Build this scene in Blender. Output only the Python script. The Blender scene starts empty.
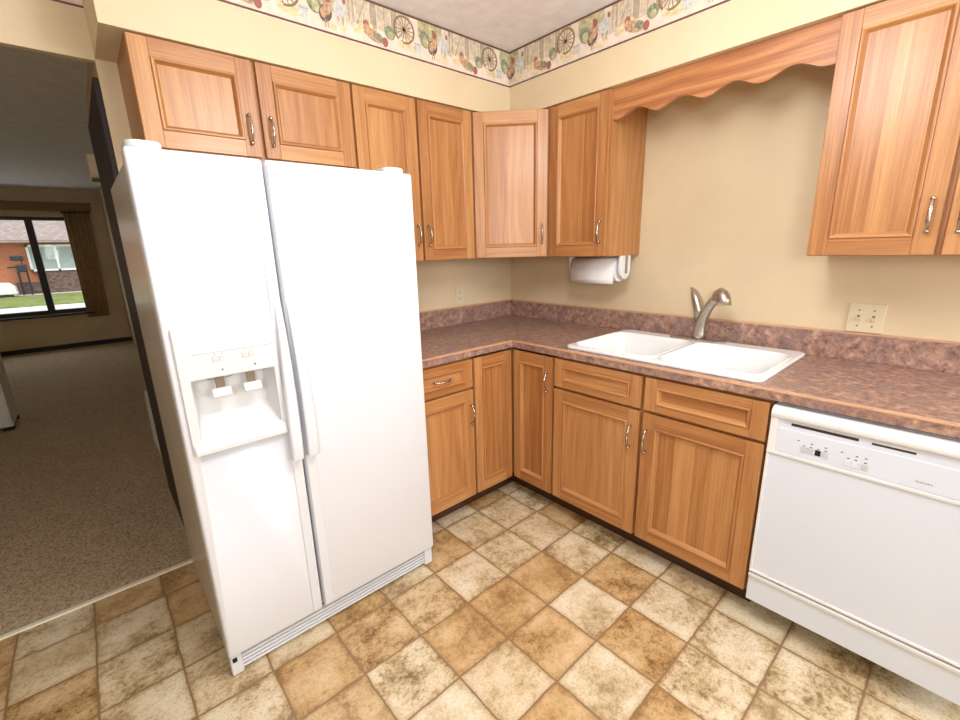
import bpy, bmesh, math, random
from mathutils import Vector, Matrix
random.seed(7)
C = bpy.context.scene.collection
PI = math.pi

# ------------------------------------------------------------------ camera
CP = (-2.28804788, -2.25388490, 1.39597392)
yaw, pitch, roll, FPX = 0.851102271, -0.250139258, -0.02700814, 441.165692
fw = Vector((math.cos(yaw)*math.cos(pitch), math.sin(yaw)*math.cos(pitch), math.sin(pitch)))
rt = Vector((math.sin(yaw), -math.cos(yaw), 0)); up0 = rt.cross(fw)
r2 = math.cos(roll)*rt + math.sin(roll)*up0; u2 = -math.sin(roll)*rt + math.cos(roll)*up0
cd = bpy.data.cameras.new('camera'); cam = bpy.data.objects.new('camera', cd); C.objects.link(cam)
cam.matrix_world = Matrix(((r2.x, u2.x, -fw.x, CP[0]), (r2.y, u2.y, -fw.y, CP[1]), (r2.z, u2.z, -fw.z, CP[2]), (0, 0, 0, 1)))
cd.sensor_fit = 'HORIZONTAL'; cd.sensor_width = 36; cd.lens = FPX*36/960; cd.clip_start = 0.02
bpy.context.scene.camera = cam

# ------------------------------------------------------------------ world, sun, lights, exposure
w = bpy.data.worlds.new('World'); bpy.context.scene.world = w; w.use_nodes = True
bg = w.node_tree.nodes['Background']; bg.inputs[0].default_value = (0.93, 0.96, 1.0, 1); bg.inputs[1].default_value = 1.7
vs = bpy.context.scene.view_settings
vs.view_transform = 'Standard'; vs.look = 'None'; vs.gamma = 1; vs.use_curve_mapping = False; vs.exposure = 0.0

def light(name, kind, loc, energy, color, target=None, size=1.0, size_y=None):
    ld = bpy.data.lights.new(name, kind); ld.energy = energy; ld.color = color
    o = bpy.data.objects.new(name, ld); C.objects.link(o); o.location = loc
    if kind == 'AREA':
        ld.size = size
        if size_y: ld.shape = 'RECTANGLE'; ld.size_y = size_y
    if target is not None:
        o.rotation_euler = (Vector(target)-Vector(loc)).to_track_quat('-Z', 'Y').to_euler()
    return o
sun = light('sun', 'SUN', (0, 15, 10), 1.6, (1, .97, .92), target=(-1, 22, 0)); sun.data.angle = math.radians(25)
lamp = light('kitchen_ceiling_light', 'POINT', (-1.48, -1.76, 2.12), 37, (.97, .98, 1)); lamp.data.shadow_soft_size = .2
light('fridge_front_fill', 'AREA', (-.95, -4.2, 1.65), 44, (.92, .96, 1), target=(-1.5, -.7, 1.2), size=1.4, size_y=1.2)  # unseen fill light added behind the camera to brighten the fridge front
light('camera_side_lamp', 'AREA', (-2.85, -2.82, 1.60), 21, (.96, .98, 1), target=(-.47, -.47, 1.4), size=.45, size_y=.45)

# ------------------------------------------------------------------ materials
def lin(c):
    return tuple(((v/255)/12.92 if v/255 <= .04045 else ((v/255+.055)/1.055)**2.4) for v in c)+(1,)
class NT:
    def __init__(s, name):
        s.m = bpy.data.materials.new(name); s.m.use_nodes = True; s.t = s.m.node_tree
        s.b = s.t.nodes['Principled BSDF']
    def n(s, typ, **kw):
        nd = s.t.nodes.new(typ)
        for k, v in kw.items():
            if k.startswith('i_'):
                key = k[2:]; key = int(key) if key.isdigit() else key.replace('_', ' ')
                nd.inputs[key].default_value = v
            else: setattr(nd, k, v)
        return nd
    def l(s, a, b): s.t.links.new(a, b)
    def math(s, op, a, b=None):
        nd = s.n('ShaderNodeMath', operation=op)
        for i, v in enumerate((a, b)):
            if v is None: continue
            if isinstance(v, (int, float)): nd.inputs[i].default_value = v
            else: s.l(v, nd.inputs[i])
        return nd.outputs[0]
    def ramp(s, fac, stops):
        r = s.n('ShaderNodeValToRGB'); e = r.color_ramp.elements
        while len(e) < len(stops): e.new(.5)
        for k, (p, c) in zip(e, stops): k.position = p; k.color = lin(c) if max(c) > 1 else tuple(c)+(1,)
        s.l(fac, r.inputs[0]); return r.outputs[0]
    def mix(s, fac, a, b, mode='MIX'):
        nd = s.n('ShaderNodeMix', data_type='RGBA', blend_type=mode)
        for sock, v in ((nd.inputs['Factor'], fac), (nd.inputs['A'], a), (nd.inputs['B'], b)):
            if isinstance(v, (int, float, tuple)): sock.default_value = v
            else: s.l(v, sock)
        return nd.outputs['Result']
    def noise(s, vec, scale, detail=3, rough=.55):
        nd = s.n('ShaderNodeTexNoise'); nd.inputs['Scale'].default_value = scale
        nd.inputs['Detail'].default_value = detail; nd.inputs['Roughness'].default_value = rough
        if vec is not None: s.l(vec, nd.inputs['Vector'])
        return nd.outputs['Fac']
    def pos(s): return s.n('ShaderNodeNewGeometry').outputs['Position']
    def bump(s, h, strength=.3, dist=.002):
        b = s.n('ShaderNodeBump'); b.inputs['Strength'].default_value = strength; b.inputs['Distance'].default_value = dist
        s.l(h, b.inputs['Height']); s.l(b.outputs[0], s.b.inputs['Normal'])
    def fin(s, rough=.5, metal=0, spec=.5, coat=0, coat_rough=.1):
        s.b.inputs['Roughness'].default_value = rough; s.b.inputs['Metallic'].default_value = metal
        s.b.inputs['Specular IOR Level'].default_value = spec
        s.b.inputs['Coat Weight'].default_value = coat; s.b.inputs['Coat Roughness'].default_value = coat_rough
        return s.m
def plain(name, c, rough=.5, metal=0, spec=.5, var=.04, vscale=6, bump=0, bscale=200):
    t = NT(name); p = t.pos()
    f = t.noise(p, vscale, 3)
    a = tuple(max(0, v*(1-var)) for v in c); b = tuple(min(255, v*(1+var)) for v in c)
    t.l(t.ramp(f, [(.3, a), (.7, b)]), t.b.inputs['Base Color'])
    if bump: t.bump(t.noise(p, bscale, 3), bump, .001)
    return t.fin(rough, metal, spec)

def wood(name, dark, mid, light_, rough=.40, coat=.15, tone=.20, ringa=.08):
    t = NT(name)
    uv = t.n('ShaderNodeUVMap').outputs[0]; sp = t.n('ShaderNodeSeparateXYZ'); t.l(uv, sp.inputs[0])
    u, v = sp.outputs[0], sp.outputs[1]
    pid = t.math('FLOOR', t.math('DIVIDE', t.math('ADD', v, 5), 10))
    wn = t.n('ShaderNodeTexWhiteNoise', noise_dimensions='1D'); t.l(pid, wn.inputs['W'])
    def vec(a, b):
        c = t.n('ShaderNodeCombineXYZ'); t.l(a, c.inputs[0]); t.l(b, c.inputs[1]); return c.outputs[0]
    warp = t.noise(vec(t.math('MULTIPLY', u, .9), t.math('MULTIPLY', v, 5)), 1.0, 2)
    streak = t.noise(vec(t.math('MULTIPLY', u, 3.0), t.math('MULTIPLY', v, 190)), 1.0, 4, .6)
    pores = t.noise(vec(t.math('MULTIPLY', u, 22), t.math('MULTIPLY', v, 420)), 1.0, 2, .5)
    ring = t.math('SINE', t.math('ADD', t.math('MULTIPLY', v, 110), t.math('MULTIPLY', warp, 26)))
    ring = t.math('ADD', t.math('MULTIPLY', ring, .5), .5)
    f = t.math('ADD', t.math('MULTIPLY', streak, .52), t.math('MULTIPLY', ring, ringa))
    f = t.math('ADD', f, t.math('MULTIPLY', t.math('SUBTRACT', wn.outputs['Value'], .5), tone))
    col = t.ramp(f, [(.15, dark), (.40, mid), (.70, light_)])
    pm = t.ramp(pores, [(.32, (.72, .62, .52)), (.45, (1., 1., 1.))])
    col = t.mix(.3, col, pm, 'MULTIPLY')
    t.l(col, t.b.inputs['Base Color'])
    t.bump(streak, .05, .001)
    return t.fin(rough, 0, .5, coat, .22)

M = {}
M['wood'] = wood('honey_wood', (160, 102, 54), (198, 143, 88), (224, 180, 128))
M['flat_sawn'] = wood('flat_sawn_honey_wood', (158, 96, 54), (198, 136, 84), (220, 164, 112), ringa=.18)
M['wood_dark'] = wood('dark_stained_wood', (26, 14, 14), (46, 27, 25), (58, 36, 32), .6, 0)
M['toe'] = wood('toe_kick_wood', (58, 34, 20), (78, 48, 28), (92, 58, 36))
M['wall'] = plain('beige_wall_paint', (222, 202, 167), .6, 0, .3, .02, 3, .25, 160)
M['ceiling'] = plain('textured_ceiling_paint', (240, 240, 245), .8, 0, .2, .03, 14, .6, 60)
M['white'] = plain('white_appliance_enamel', (223, 225, 230), .28, 0, .5, .006, 3)
M['white_dw'] = plain('cool_white_enamel', (222, 228, 238), .3, 0, .5, .006, 3)
M['white_panel'] = plain('white_dispenser_plastic', (219, 219, 219), .4, 0, .4, .006, 3)
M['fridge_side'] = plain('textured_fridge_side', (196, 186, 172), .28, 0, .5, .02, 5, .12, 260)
M['bisque'] = plain('warm_white_plastic', (232, 231, 228), .35, 0, .5, .01, 4)
M['grey_mark'] = plain('grey_print', (150, 150, 152), .5)
M['pale_grey'] = plain('pale_grey_button', (202, 204, 206), .4)
M['black'] = plain('black_plastic', (18, 17, 17), .45)
M['neck'] = plain('smoky_plastic', (142, 126, 108), .35)
M['porcelain'] = plain('white_porcelain', (242, 242, 240), .12, 0, .6, .004, 3)
M['plate'] = plain('ivory_plastic', (222, 208, 176), .4, 0, .5, .01, 8)
M['slot'] = plain('dark_slot', (60, 46, 34), .6)
M['paper'] = plain('white_paper_towel', (238, 236, 236), .9, 0, .1, .01, 60)
M['cardboard'] = plain('cardboard', (150, 134, 112), .85)
M['steel_grey'] = plain('grey_bracket', (150, 146, 130), .4)
M['threshold'] = plain('pale_metal_strip', (250, 244, 222), .2, 0, .5, .02, 20)
M['dark_frame'] = plain('dark_window_frame', (34, 24, 22), .4)
M['curtain'] = plain('brown_curtain_fabric', (168, 138, 100), .9, 0, .1, .05, 20, .3, 300)
M['cornice'] = plain('beige_cornice', (140, 116, 84), .8, 0, .2, .03, 10)
M['register'] = plain('cream_register_paint', (226, 222, 204), .4, 0, .5, .02, 20)
M['edge'] = plain('tan_counter_edge', (206, 160, 122), .35, 0, .5, .05, 30)

def bronze(name, a, b, rough):
    t = NT(name); f = t.noise(t.pos(), 180, 2)
    t.l(t.ramp(f, [(.35, a), (.65, b)]), t.b.inputs['Base Color']); return t.fin(rough, 1.0)
M['pewter'] = bronze('antique_pewter', (150, 138, 126), (214, 204, 192), .25)
M['nickel'] = bronze('brushed_nickel', (186, 178, 166), (206, 198, 186), .36)

def glass():
    t = NT('window_glass'); t.t.nodes.remove(t.b)
    tr = t.n('ShaderNodeBsdfTransparent'); gl = t.n('ShaderNodeBsdfGlossy'); gl.inputs['Roughness'].default_value = .02
    mx = t.n('ShaderNodeMixShader'); mx.inputs[0].default_value = .005
    tr.inputs[0].default_value = (.96, .98, .97, 1)
    t.l(tr.outputs[0], mx.inputs[1]); t.l(gl.outputs[0], mx.inputs[2])
    t.l(mx.outputs[0], t.t.nodes['Material Output'].inputs[0]); return t.m
M['glass'] = glass()

def tiles():
    t = NT('stone_look_tile'); P = 0.2277
    p = t.pos(); sp = t.n('ShaderNodeSeparateXYZ'); t.l(p, sp.inputs[0])
    wob = t.noise(p, 9, 2)
    wv = t.math('MULTIPLY', t.math('SUBTRACT', wob, .5), .012)
    gx = t.math('DIVIDE', t.math('ADD', t.math('ADD', sp.outputs[0], .679+P*40), wv), P)
    gy = t.math('DIVIDE', t.math('ADD', t.math('ADD', sp.outputs[1], .627+P*40), wv), P)
    cx, cy = t.math('FLOOR', gx), t.math('FLOOR', gy)
    fx, fy = t.math('FRACT', gx), t.math('FRACT', gy)
    ex = t.math('MINIMUM', fx, t.math('SUBTRACT', 1, fx)); ey = t.math('MINIMUM', fy, t.math('SUBTRACT', 1, fy))
    e = t.math('MINIMUM', ex, ey)
    cell = t.n('ShaderNodeCombineXYZ'); t.l(cx, cell.inputs[0]); t.l(cy, cell.inputs[1])
    wn = t.n('ShaderNodeTexWhiteNoise', noise_dimensions='3D'); t.l(cell.outputs[0], wn.inputs['Vector'])
    wc = t.n('ShaderNodeSeparateColor'); t.l(wn.outputs['Color'], wc.inputs[0])
    off = t.n('ShaderNodeVectorMath', operation='MULTIPLY_ADD'); t.l(wn.outputs['Color'], off.inputs[0])
    off.inputs[1].default_value = (7, 7, 7); t.l(p, off.inputs[2])
    pv = off.outputs[0]
    n1 = t.noise(pv, 7, 4, .6); n2 = t.noise(pv, 52, 6, .78); n3 = t.noise(pv, 130, 3, .65)
    tan = t.ramp(n1, [(.3, (180, 142, 94)), (.5, (206, 170, 120)), (.7, (224, 194, 150))])
    pale = t.ramp(n1, [(.3, (198, 172, 134)), (.5, (224, 204, 168)), (.7, (238, 224, 198))])
    base = t.mix(t.ramp(wc.outputs[0], [(.38, (0, 0, 0)), (.62, (1., 1., 1.))]), tan, pale)
    pit = t.math('ADD', t.math('MULTIPLY', n2, .62), t.math('MULTIPLY', n1, .38))
    pitm = t.ramp(pit, [(.395, (.36, .32, .24)), (.455, (.74, .68, .56)), (.52, (1., 1., 1.))])
    amt = t.math('ADD', .45, t.math('MULTIPLY', wc.outputs[1], .55))
    base = t.mix(amt, base, pitm, 'MULTIPLY')
    fine = t.ramp(n3, [(.36, (.70, .66, .58)), (.52, (1.0, 1.0, 1.0))])
    base = t.mix(.6, base, fine, 'MULTIPLY')
    en = t.math('ADD', e, t.math('MULTIPLY', t.math('SUBTRACT', n2, .5), .03))
    gm = t.ramp(en, [(.008, (1., 1., 1.)), (.022, (0, 0, 0))])
    edge_tone = t.ramp(en, [(.02, (.80, .74, .64)), (.09, (1., 1., 1.))])  # tile colour gets browner towards its edges
    base = t.mix(.8, base, edge_tone, 'MULTIPLY')
    col = t.mix(gm, base, lin((146, 114, 80)))
    t.l(col, t.b.inputs['Base Color'])
    h = t.math('ADD', t.ramp(en, [(.008, (0, 0, 0)), (.04, (1., 1., 1.))]), t.math('MULTIPLY', n2, .35))
    t.bump(h, .35, .003)
    return t.fin(.42, 0, .45)
M['tile'] = tiles()

def carpet():
    t = NT('beige_carpet_pile'); p = t.pos()
    n1 = t.noise(p, 105, 3, .75); n2 = t.noise(p, 5, 2)
    c = t.ramp(n1, [(.32, (142, 118, 90)), (.5, (214, 190, 156)), (.68, (240, 220, 190))])
    c = t.mix(.5, c, t.ramp(n2, [(.3, (.86, .85, .84)), (.7, (1., 1., 1.))]), 'MULTIPLY')
    t.l(c, t.b.inputs['Base Color']); t.bump(n1, 1.0, .008); return t.fin(.9, 0, .1)
M['carpet'] = carpet()

def laminate():
    t = NT('mottled_brown_laminate'); p = t.pos()
    n0 = t.noise(p, 9, 2)
    a = t.n('ShaderNodeVectorMath', operation='MULTIPLY_ADD')
    cb = t.n('ShaderNodeCombineXYZ'); t.l(n0, cb.inputs[0]); t.l(n0, cb.inputs[1]); t.l(n0, cb.inputs[2])
    t.l(cb.outputs[0], a.inputs[0]); a.inputs[1].default_value = (.06, .06, .06); t.l(p, a.inputs[2])
    n1 = t.noise(a.outputs[0], 36, 5, .66); n2 = t.noise(a.outputs[0], 85, 4, .65); n3 = t.noise(p, 13, 2)
    c = t.ramp(n1, [(.30, (112, 88, 84)), (.42, (150, 117, 105)), (.55, (180, 142, 122)), (.68, (206, 170, 148))])
    g = t.ramp(n3, [(.46, (0, 0, 0)), (.62, (1., 1., 1.))])
    c = t.mix(t.math('MULTIPLY', g, .55), c, lin((136, 114, 112)))
    c = t.mix(.7, c, t.ramp(n2, [(.34, (.58, .54, .56)), (.55, (1., 1., 1.))]), 'MULTIPLY')
    t.l(c, t.b.inputs['Base Color']); return t.fin(.36, 0, .5)
M['laminate'] = laminate()

def brick(name, c1, c2, mortar, sx, off=.5):
    t = NT(name); b = t.n('ShaderNodeTexBrick'); p = t.pos()
    sp = t.n('ShaderNodeSeparateXYZ'); t.l(p, sp.inputs[0]); cb = t.n('ShaderNodeCombineXYZ')
    t.l(sp.outputs[0], cb.inputs[0]); t.l(sp.outputs[2], cb.inputs[1]); t.l(cb.outputs[0], b.inputs['Vector'])
    b.inputs['Color1'].default_value = lin(c1); b.inputs['Color2'].default_value = lin(c2); b.inputs['Mortar'].default_value = lin(mortar)
    b.inputs['Scale'].default_value = sx; b.offset = off
    t.l(b.outputs[0], t.b.inputs['Base Color']); return t.fin(.85)
M['brick'] = brick('orange_brick', (190, 108, 74), (204, 124, 86), (190, 150, 124), 4)
M['fieldstone'] = brick('brown_ledge_stone', (92, 72, 66), (140, 116, 106), (66, 52, 48), 3.2, .37)
M['shingle'] = brick('grey_brown_shingles', (150, 132, 128), (170, 152, 146), (132, 116, 112), 2.2)
M['lawn'] = plain('lawn_grass', (124, 132, 78), .95, 0, .1, .18, 3, .6, 40)
M['concrete'] = plain('pale_concrete', (206, 204, 198), .9, 0, .2, .04, 2)
M['sheer'] = plain('white_blind', (170, 178, 176), .7)
M['white_trim'] = plain('white_painted_trim', (238, 238, 234), .5)
M['charcoal'] = plain('charcoal_metal', (40, 44, 50), .5)
# wallpaper colours
M['wp_cream'] = plain('wallpaper_cream', (230, 214, 196), .7, 0, .2, .05, 30)
M['wp_line'] = plain('wallpaper_brown_line', (112, 72, 56), .7)
M['wp_board'] = plain('wallpaper_grey_boards', (206, 190, 166), .7, 0, .2, .10, 60)
M['wp_board_dark'] = plain('wallpaper_dark_boards', (178, 164, 142), .7, 0, .2, .10, 60)
M['wp_wheel'] = plain('wallpaper_wheel_brown', (142, 116, 84), .7)
M['wp_green'] = plain('wallpaper_green', (136, 142, 116), .7, 0, .2, .2, 90)
M['wp_olive'] = plain('wallpaper_olive', (186, 178, 140), .7, 0, .2, .15, 60)
M['wp_red'] = plain('wallpaper_red', (164, 100, 90), .7)
M['wp_rust'] = plain('wallpaper_rust', (190, 152, 124), .7, 0, .2, .2, 90)
M['wp_black'] = plain('wallpaper_dark_plumage', (104, 90, 78), .7)
M['wp_yellow'] = plain('wallpaper_straw', (224, 204, 160), .7, 0, .2, .1, 80)
M['wp_pale'] = plain('wallpaper_pale_grey', (200, 200, 196), .7, 0, .2, .1, 80)

# ------------------------------------------------------------------ mesh helpers
class MB:
    """collects shapes in one bmesh; verts go through matrix m; uv = (along grain, across)"""
    def __init__(s, m=None):
        s.bm = bmesh.new(); s.uv = s.bm.loops.layers.uv.new('UVMap'); s.m = m or Matrix(); s.mi = 0
    def add(s, tb, g='z', smooth=False, off=None):
        tb.verts.ensure_lookup_table(); tb.normal_update()
        ru, rv = (random.uniform(0, 50), 10*random.randint(-60, 60)) if off is None else off
        rv += random.uniform(-1, 1) if off is None else 0
        gi = 'xyz'.index(g); vm = {}
        for v in tb.verts: vm[v] = s.bm.verts.new(s.m @ v.co)
        for f in tb.faces:
            try: nf = s.bm.faces.new([vm[v] for v in f.verts])
            except ValueError: continue
            nf.material_index = s.mi; nf.smooth = smooth
            na = max(range(3), key=lambda i: abs(f.normal[i]))
            oth = [i for i in range(3) if i != gi]
            for lp, v in zip(nf.loops, f.verts):
                c = v.co
                cross = c[oth[0]]+c[oth[1]] if na == gi else sum(c[i] for i in oth if i != na)
                lp[s.uv].uv = (c[gi]+ru, cross+rv)
        tb.free(); return s
    def box(s, x0, x1, y0, y1, z0, z1, g='z', bev=0.0, seg=2, smooth=False):
        tb = bmesh.new(); bmesh.ops.create_cube(tb, size=1)
        for v in tb.verts:
            v.co = Vector(((x0+x1)/2+v.co.x*(x1-x0), (y0+y1)/2+v.co.y*(y1-y0), (z0+z1)/2+v.co.z*(z1-z0)))
        if bev: bmesh.ops.bevel(tb, geom=list(tb.edges), offset=bev, segments=seg, affect='EDGES', profile=.5)
        return s.add(tb, g, smooth)
    def poly(s, pts, faces, g='z', smooth=False, off=None):
        tb = bmesh.new(); vs_ = [tb.verts.new(p) for p in pts]
        for f in faces:
            try: tb.faces.new([vs_[i] for i in f])
            except ValueError: pass
        return s.add(tb, g, smooth, off)
    def prism(s, pts, a, b, axis='z', g='z', bev=0, seg=2, smooth=False):
        """extrude 2-D outline pts from a to b along axis; 2-D coords are the other two axes in order"""
        def P(p, h):
            return {'z': (p[0], p[1], h), 'y': (p[0], h, p[1]), 'x': (h, p[0], p[1])}[axis]
        tb = bmesh.new(); n = len(pts)
        lo = [tb.verts.new(P(p, a)) for p in pts]; hi = [tb.verts.new(P(p, b)) for p in pts]
        tb.faces.new(lo[::-1]); tb.faces.new(hi)
        for i in range(n): tb.faces.new((lo[i], lo[(i+1) % n], hi[(i+1) % n], hi[i]))
        bmesh.ops.recalc_face_normals(tb, faces=list(tb.faces))
        if bev:
            es = [e for e in tb.edges if e.calc_face_angle(0) > .6]
            bmesh.ops.bevel(tb, geom=es, offset=bev, segments=seg, affect='EDGES', profile=.5)
        return s.add(tb, g, smooth)
    def tube(s, path, radii, n=10, caps=True, smooth=True, flat=(1, 1)):
        tb = bmesh.new(); rings = []; path = [Vector(p) for p in path]; prev = None
        for i, p in enumerate(path):
            d = (path[min(i+1, len(path)-1)]-path[max(i-1, 0)]).normalized()
            if prev is None:
                a = Vector((0, 0, 1)) if abs(d.z) < .9 else Vector((1, 0, 0)); prev = (a-d*a.dot(d)).normalized()
            else: prev = (prev-d*prev.dot(d)).normalized()
            q = d.cross(prev); r = radii[i] if isinstance(radii, (list, tuple)) else radii
            rings.append([tb.verts.new(p+prev*math.cos(k*2*PI/n)*r*flat[0]+q*math.sin(k*2*PI/n)*r*flat[1]) for k in range(n)])
        for a, b in zip(rings, rings[1:]):
            for k in range(n): tb.faces.new((a[k], a[(k+1) % n], b[(k+1) % n], b[k]))
        if caps: tb.faces.new(rings[0][::-1]); tb.faces.new(rings[-1])
        bmesh.ops.recalc_face_normals(tb, faces=list(tb.faces))
        return s.add(tb, 'z', smooth)
    def ball(s, c, r, n=10):
        tb = bmesh.new(); bmesh.ops.create_uvsphere(tb, u_segments=n, v_segments=max(6, n-2), radius=1)
        rr = r if isinstance(r, (tuple, list)) else (r, r, r)
        for v in tb.verts: v.co = Vector((c[0]+v.co.x*rr[0], c[1]+v.co.y*rr[1], c[2]+v.co.z*rr[2]))
        return s.add(tb, 'z', True)
    def rect_sweep(s, x0, x1, z0, z1, prof):
        """mitred moulding: prof = list of (inset, y); runs round the rectangle; grain follows each side"""
        for side in range(4):
            tb = bmesh.new(); A = []; B = []
            for d, y in prof:
                c = [(x0+d, z0+d), (x1-d, z0+d), (x1-d, z1-d), (x0+d, z1-d)]
                a, b = c[side], c[(side+1) % 4]
                A.append(tb.verts.new((a[0], y, a[1]))); B.append(tb.verts.new((b[0], y, b[1])))
            for i in range(len(prof)-1): tb.faces.new((A[i], B[i], B[i+1], A[i+1]))
            s.add(tb, 'xz'[side % 2], False)
        return s
    def build(s, name, mats, parent=None, smooth=None, base=None):
        bm = s.bm
        bmesh.ops.remove_doubles(bm, verts=list(bm.verts), dist=1e-6)
        me = bpy.data.meshes.new(name)
        vs_ = [v.co for v in bm.verts]
        lo = Vector([min(v[i] for v in vs_) for i in range(3)]); hi = Vector([max(v[i] for v in vs_) for i in range(3)])
        o0 = Vector(base) if base is not None else Vector(((lo.x+hi.x)/2, (lo.y+hi.y)/2, lo.z))
        bmesh.ops.translate(bm, verts=list(bm.verts), vec=-o0)
        bm.to_mesh(me); bm.free()
        for m in (mats if isinstance(mats, (list, tuple)) else [mats]): me.materials.append(m)
        if smooth:
            me.polygons.foreach_set('use_smooth', [True]*len(me.polygons)); me.set_sharp_from_angle(angle=math.radians(smooth))
        o = bpy.data.objects.new(name, me); C.objects.link(o)
        if parent is not None:
            pw = WP[parent]; o.parent = parent; o.location = o0-pw
        else: o.location = o0
        WP[o] = o0
        return o
WP = {}
def thing(name, label, cat, loc, group=None):
    o = bpy.data.objects.new(name, None); C.objects.link(o); o.location = loc; WP[o] = Vector(loc)
    o.empty_display_size = .1
    return tag(o, label, cat, group)
def tag(o, label, cat, group=None):
    o['label'] = label; o['category'] = cat
    if group: o['group'] = group
    return o
def struct(o): o['kind'] = 'structure'; return o
def cut(o, cutter):
    """subtract cutter (removed afterwards) from o, baking the result"""
    md = o.modifiers.new('b', 'BOOLEAN'); md.operation = 'DIFFERENCE'; md.object = cutter; md.solver = 'EXACT'
    dg = bpy.context.evaluated_depsgraph_get(); dg.update()
    me = bpy.data.meshes.new_from_object(o.evaluated_get(dg))
    o.modifiers.clear(); o.data = me
    bpy.data.objects.remove(cutter)
def rrect(x0, x1, y0, y1, r, n=6):
    out = []
    for cx, cy, a0 in ((x1-r, y1-r, 0), (x0+r, y1-r, 90), (x0+r, y0+r, 180), (x1-r, y0+r, 270)):
        for k in range(n+1):
            a = math.radians(a0+90*k/n); out.append((cx+r*math.cos(a), cy+r*math.sin(a)))
    return out
RZ = lambda a: Matrix.Rotation(math.radians(a), 4, 'Z')
T = lambda *a: Matrix.Translation(a)

# ------------------------------------------------------------------ the setting
ZC, ZS, SD = 2.413, 2.087, 0.34
def sbox(name, m, *b, bev=0):
    return struct(MB().box(*b, bev=bev).build(name, m))
sbox('floor', M['tile'], -4.2, 0.1, -4.4, 0.0, -.1, 0)
sbox('floor_carpet', M['carpet'], -5.2, 0.1, 0.0, 7.28, -.1, .004)
sbox('ceiling', M['ceiling'], -5.3, 0.15, -4.5, 7.4, ZC, ZC+.1)
sbox('wall_right', M['wall'], 0, .1, -4.4, .11, 0, ZC)
sbox('wall_back', M['wall'], -2.112, 0, 0, .11, 0, ZC)
sbox('wall_header', M['wall'], -4.2, -2.112, 0, .03, 2.082, ZC)
sbox('wall_left', M['wall'], -4.3, -4.2, -4.4, 0, 0, ZC)
sbox('wall_front', M['wall'], -4.2, 0, -4.5, -4.4, 0, ZC)
sbox('wall_hall', M['wall'], -2.055, -1.85, .86, 2.0, 0, ZC)
sbox('wall_living_right', M['wall'], -1.85, -1.75, .11, 7.28, 0, ZC)
sbox('wall_living_left', M['wall'], -5.3, -5.2, 0, 7.28, 0, ZC)
sbox('wall_living_near', M['wall'], -5.2, -4.2, 0, .11, 0, ZC)
o = MB().box(-5.2, -1.85, 7.28, 7.42, 0, ZC).build('wall_far', M['wall'])
cut(o, MB().box(-4.6, -2.30, 7.2, 7.5, .56, 2.01).build('c', M['wall'])); struct(o)
# soffits above the cabinets
sbox('wall_soffit_back', M['wall'], -2.112, -SD, -SD, 0, ZS, ZC)
sbox('wall_soffit_right', M['wall'], -SD, 0, -3.2, 0, ZS, ZC)
sbox('baseboard_far', M['dark_frame'], -5.2, -1.85, 7.265, 7.28, .004, .075, bev=.003)
sbox('trim_1', M['threshold'], -4.2, -2.116, -.012, .012, 0, .009, bev=.003)

# far window: frame, mullion, glass, sill
wt = bpy.data.objects.new('window_1', None); C.objects.link(wt); wt.location = (-3.45, 7.35, .56); WP[wt] = Vector(wt.location); struct(wt)
f = MB()
f.box(-4.6, -2.30, 7.30, 7.40, .56, .62, 'x', .004); f.box(-4.6, -2.30, 7.30, 7.40, 1.96, 2.01, 'x', .004)
f.box(-4.6, -4.55, 7.30, 7.40, .62, 1.96, 'z', .004); f.box(-2.335, -2.30, 7.30, 7.40, .62, 1.96, 'z', .004)
f.box(-2.785, -2.70, 7.29, 7.40, .62, 1.96, 'z', .004); f.box(-3.93, -3.85, 7.29, 7.40, .62, 1.96, 'z', .004)
struct(f.build('window_frame', M['dark_frame'], wt))
struct(MB().box(-4.55, -2.335, 7.345, 7.349, .62, 1.96).build('window_glass', M['glass'], wt))
struct(MB().box(-4.66, -2.24, 7.20, 7.28, .525, .555, 'x', .005).build('window_sill', M['dark_frame'], wt))

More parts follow.
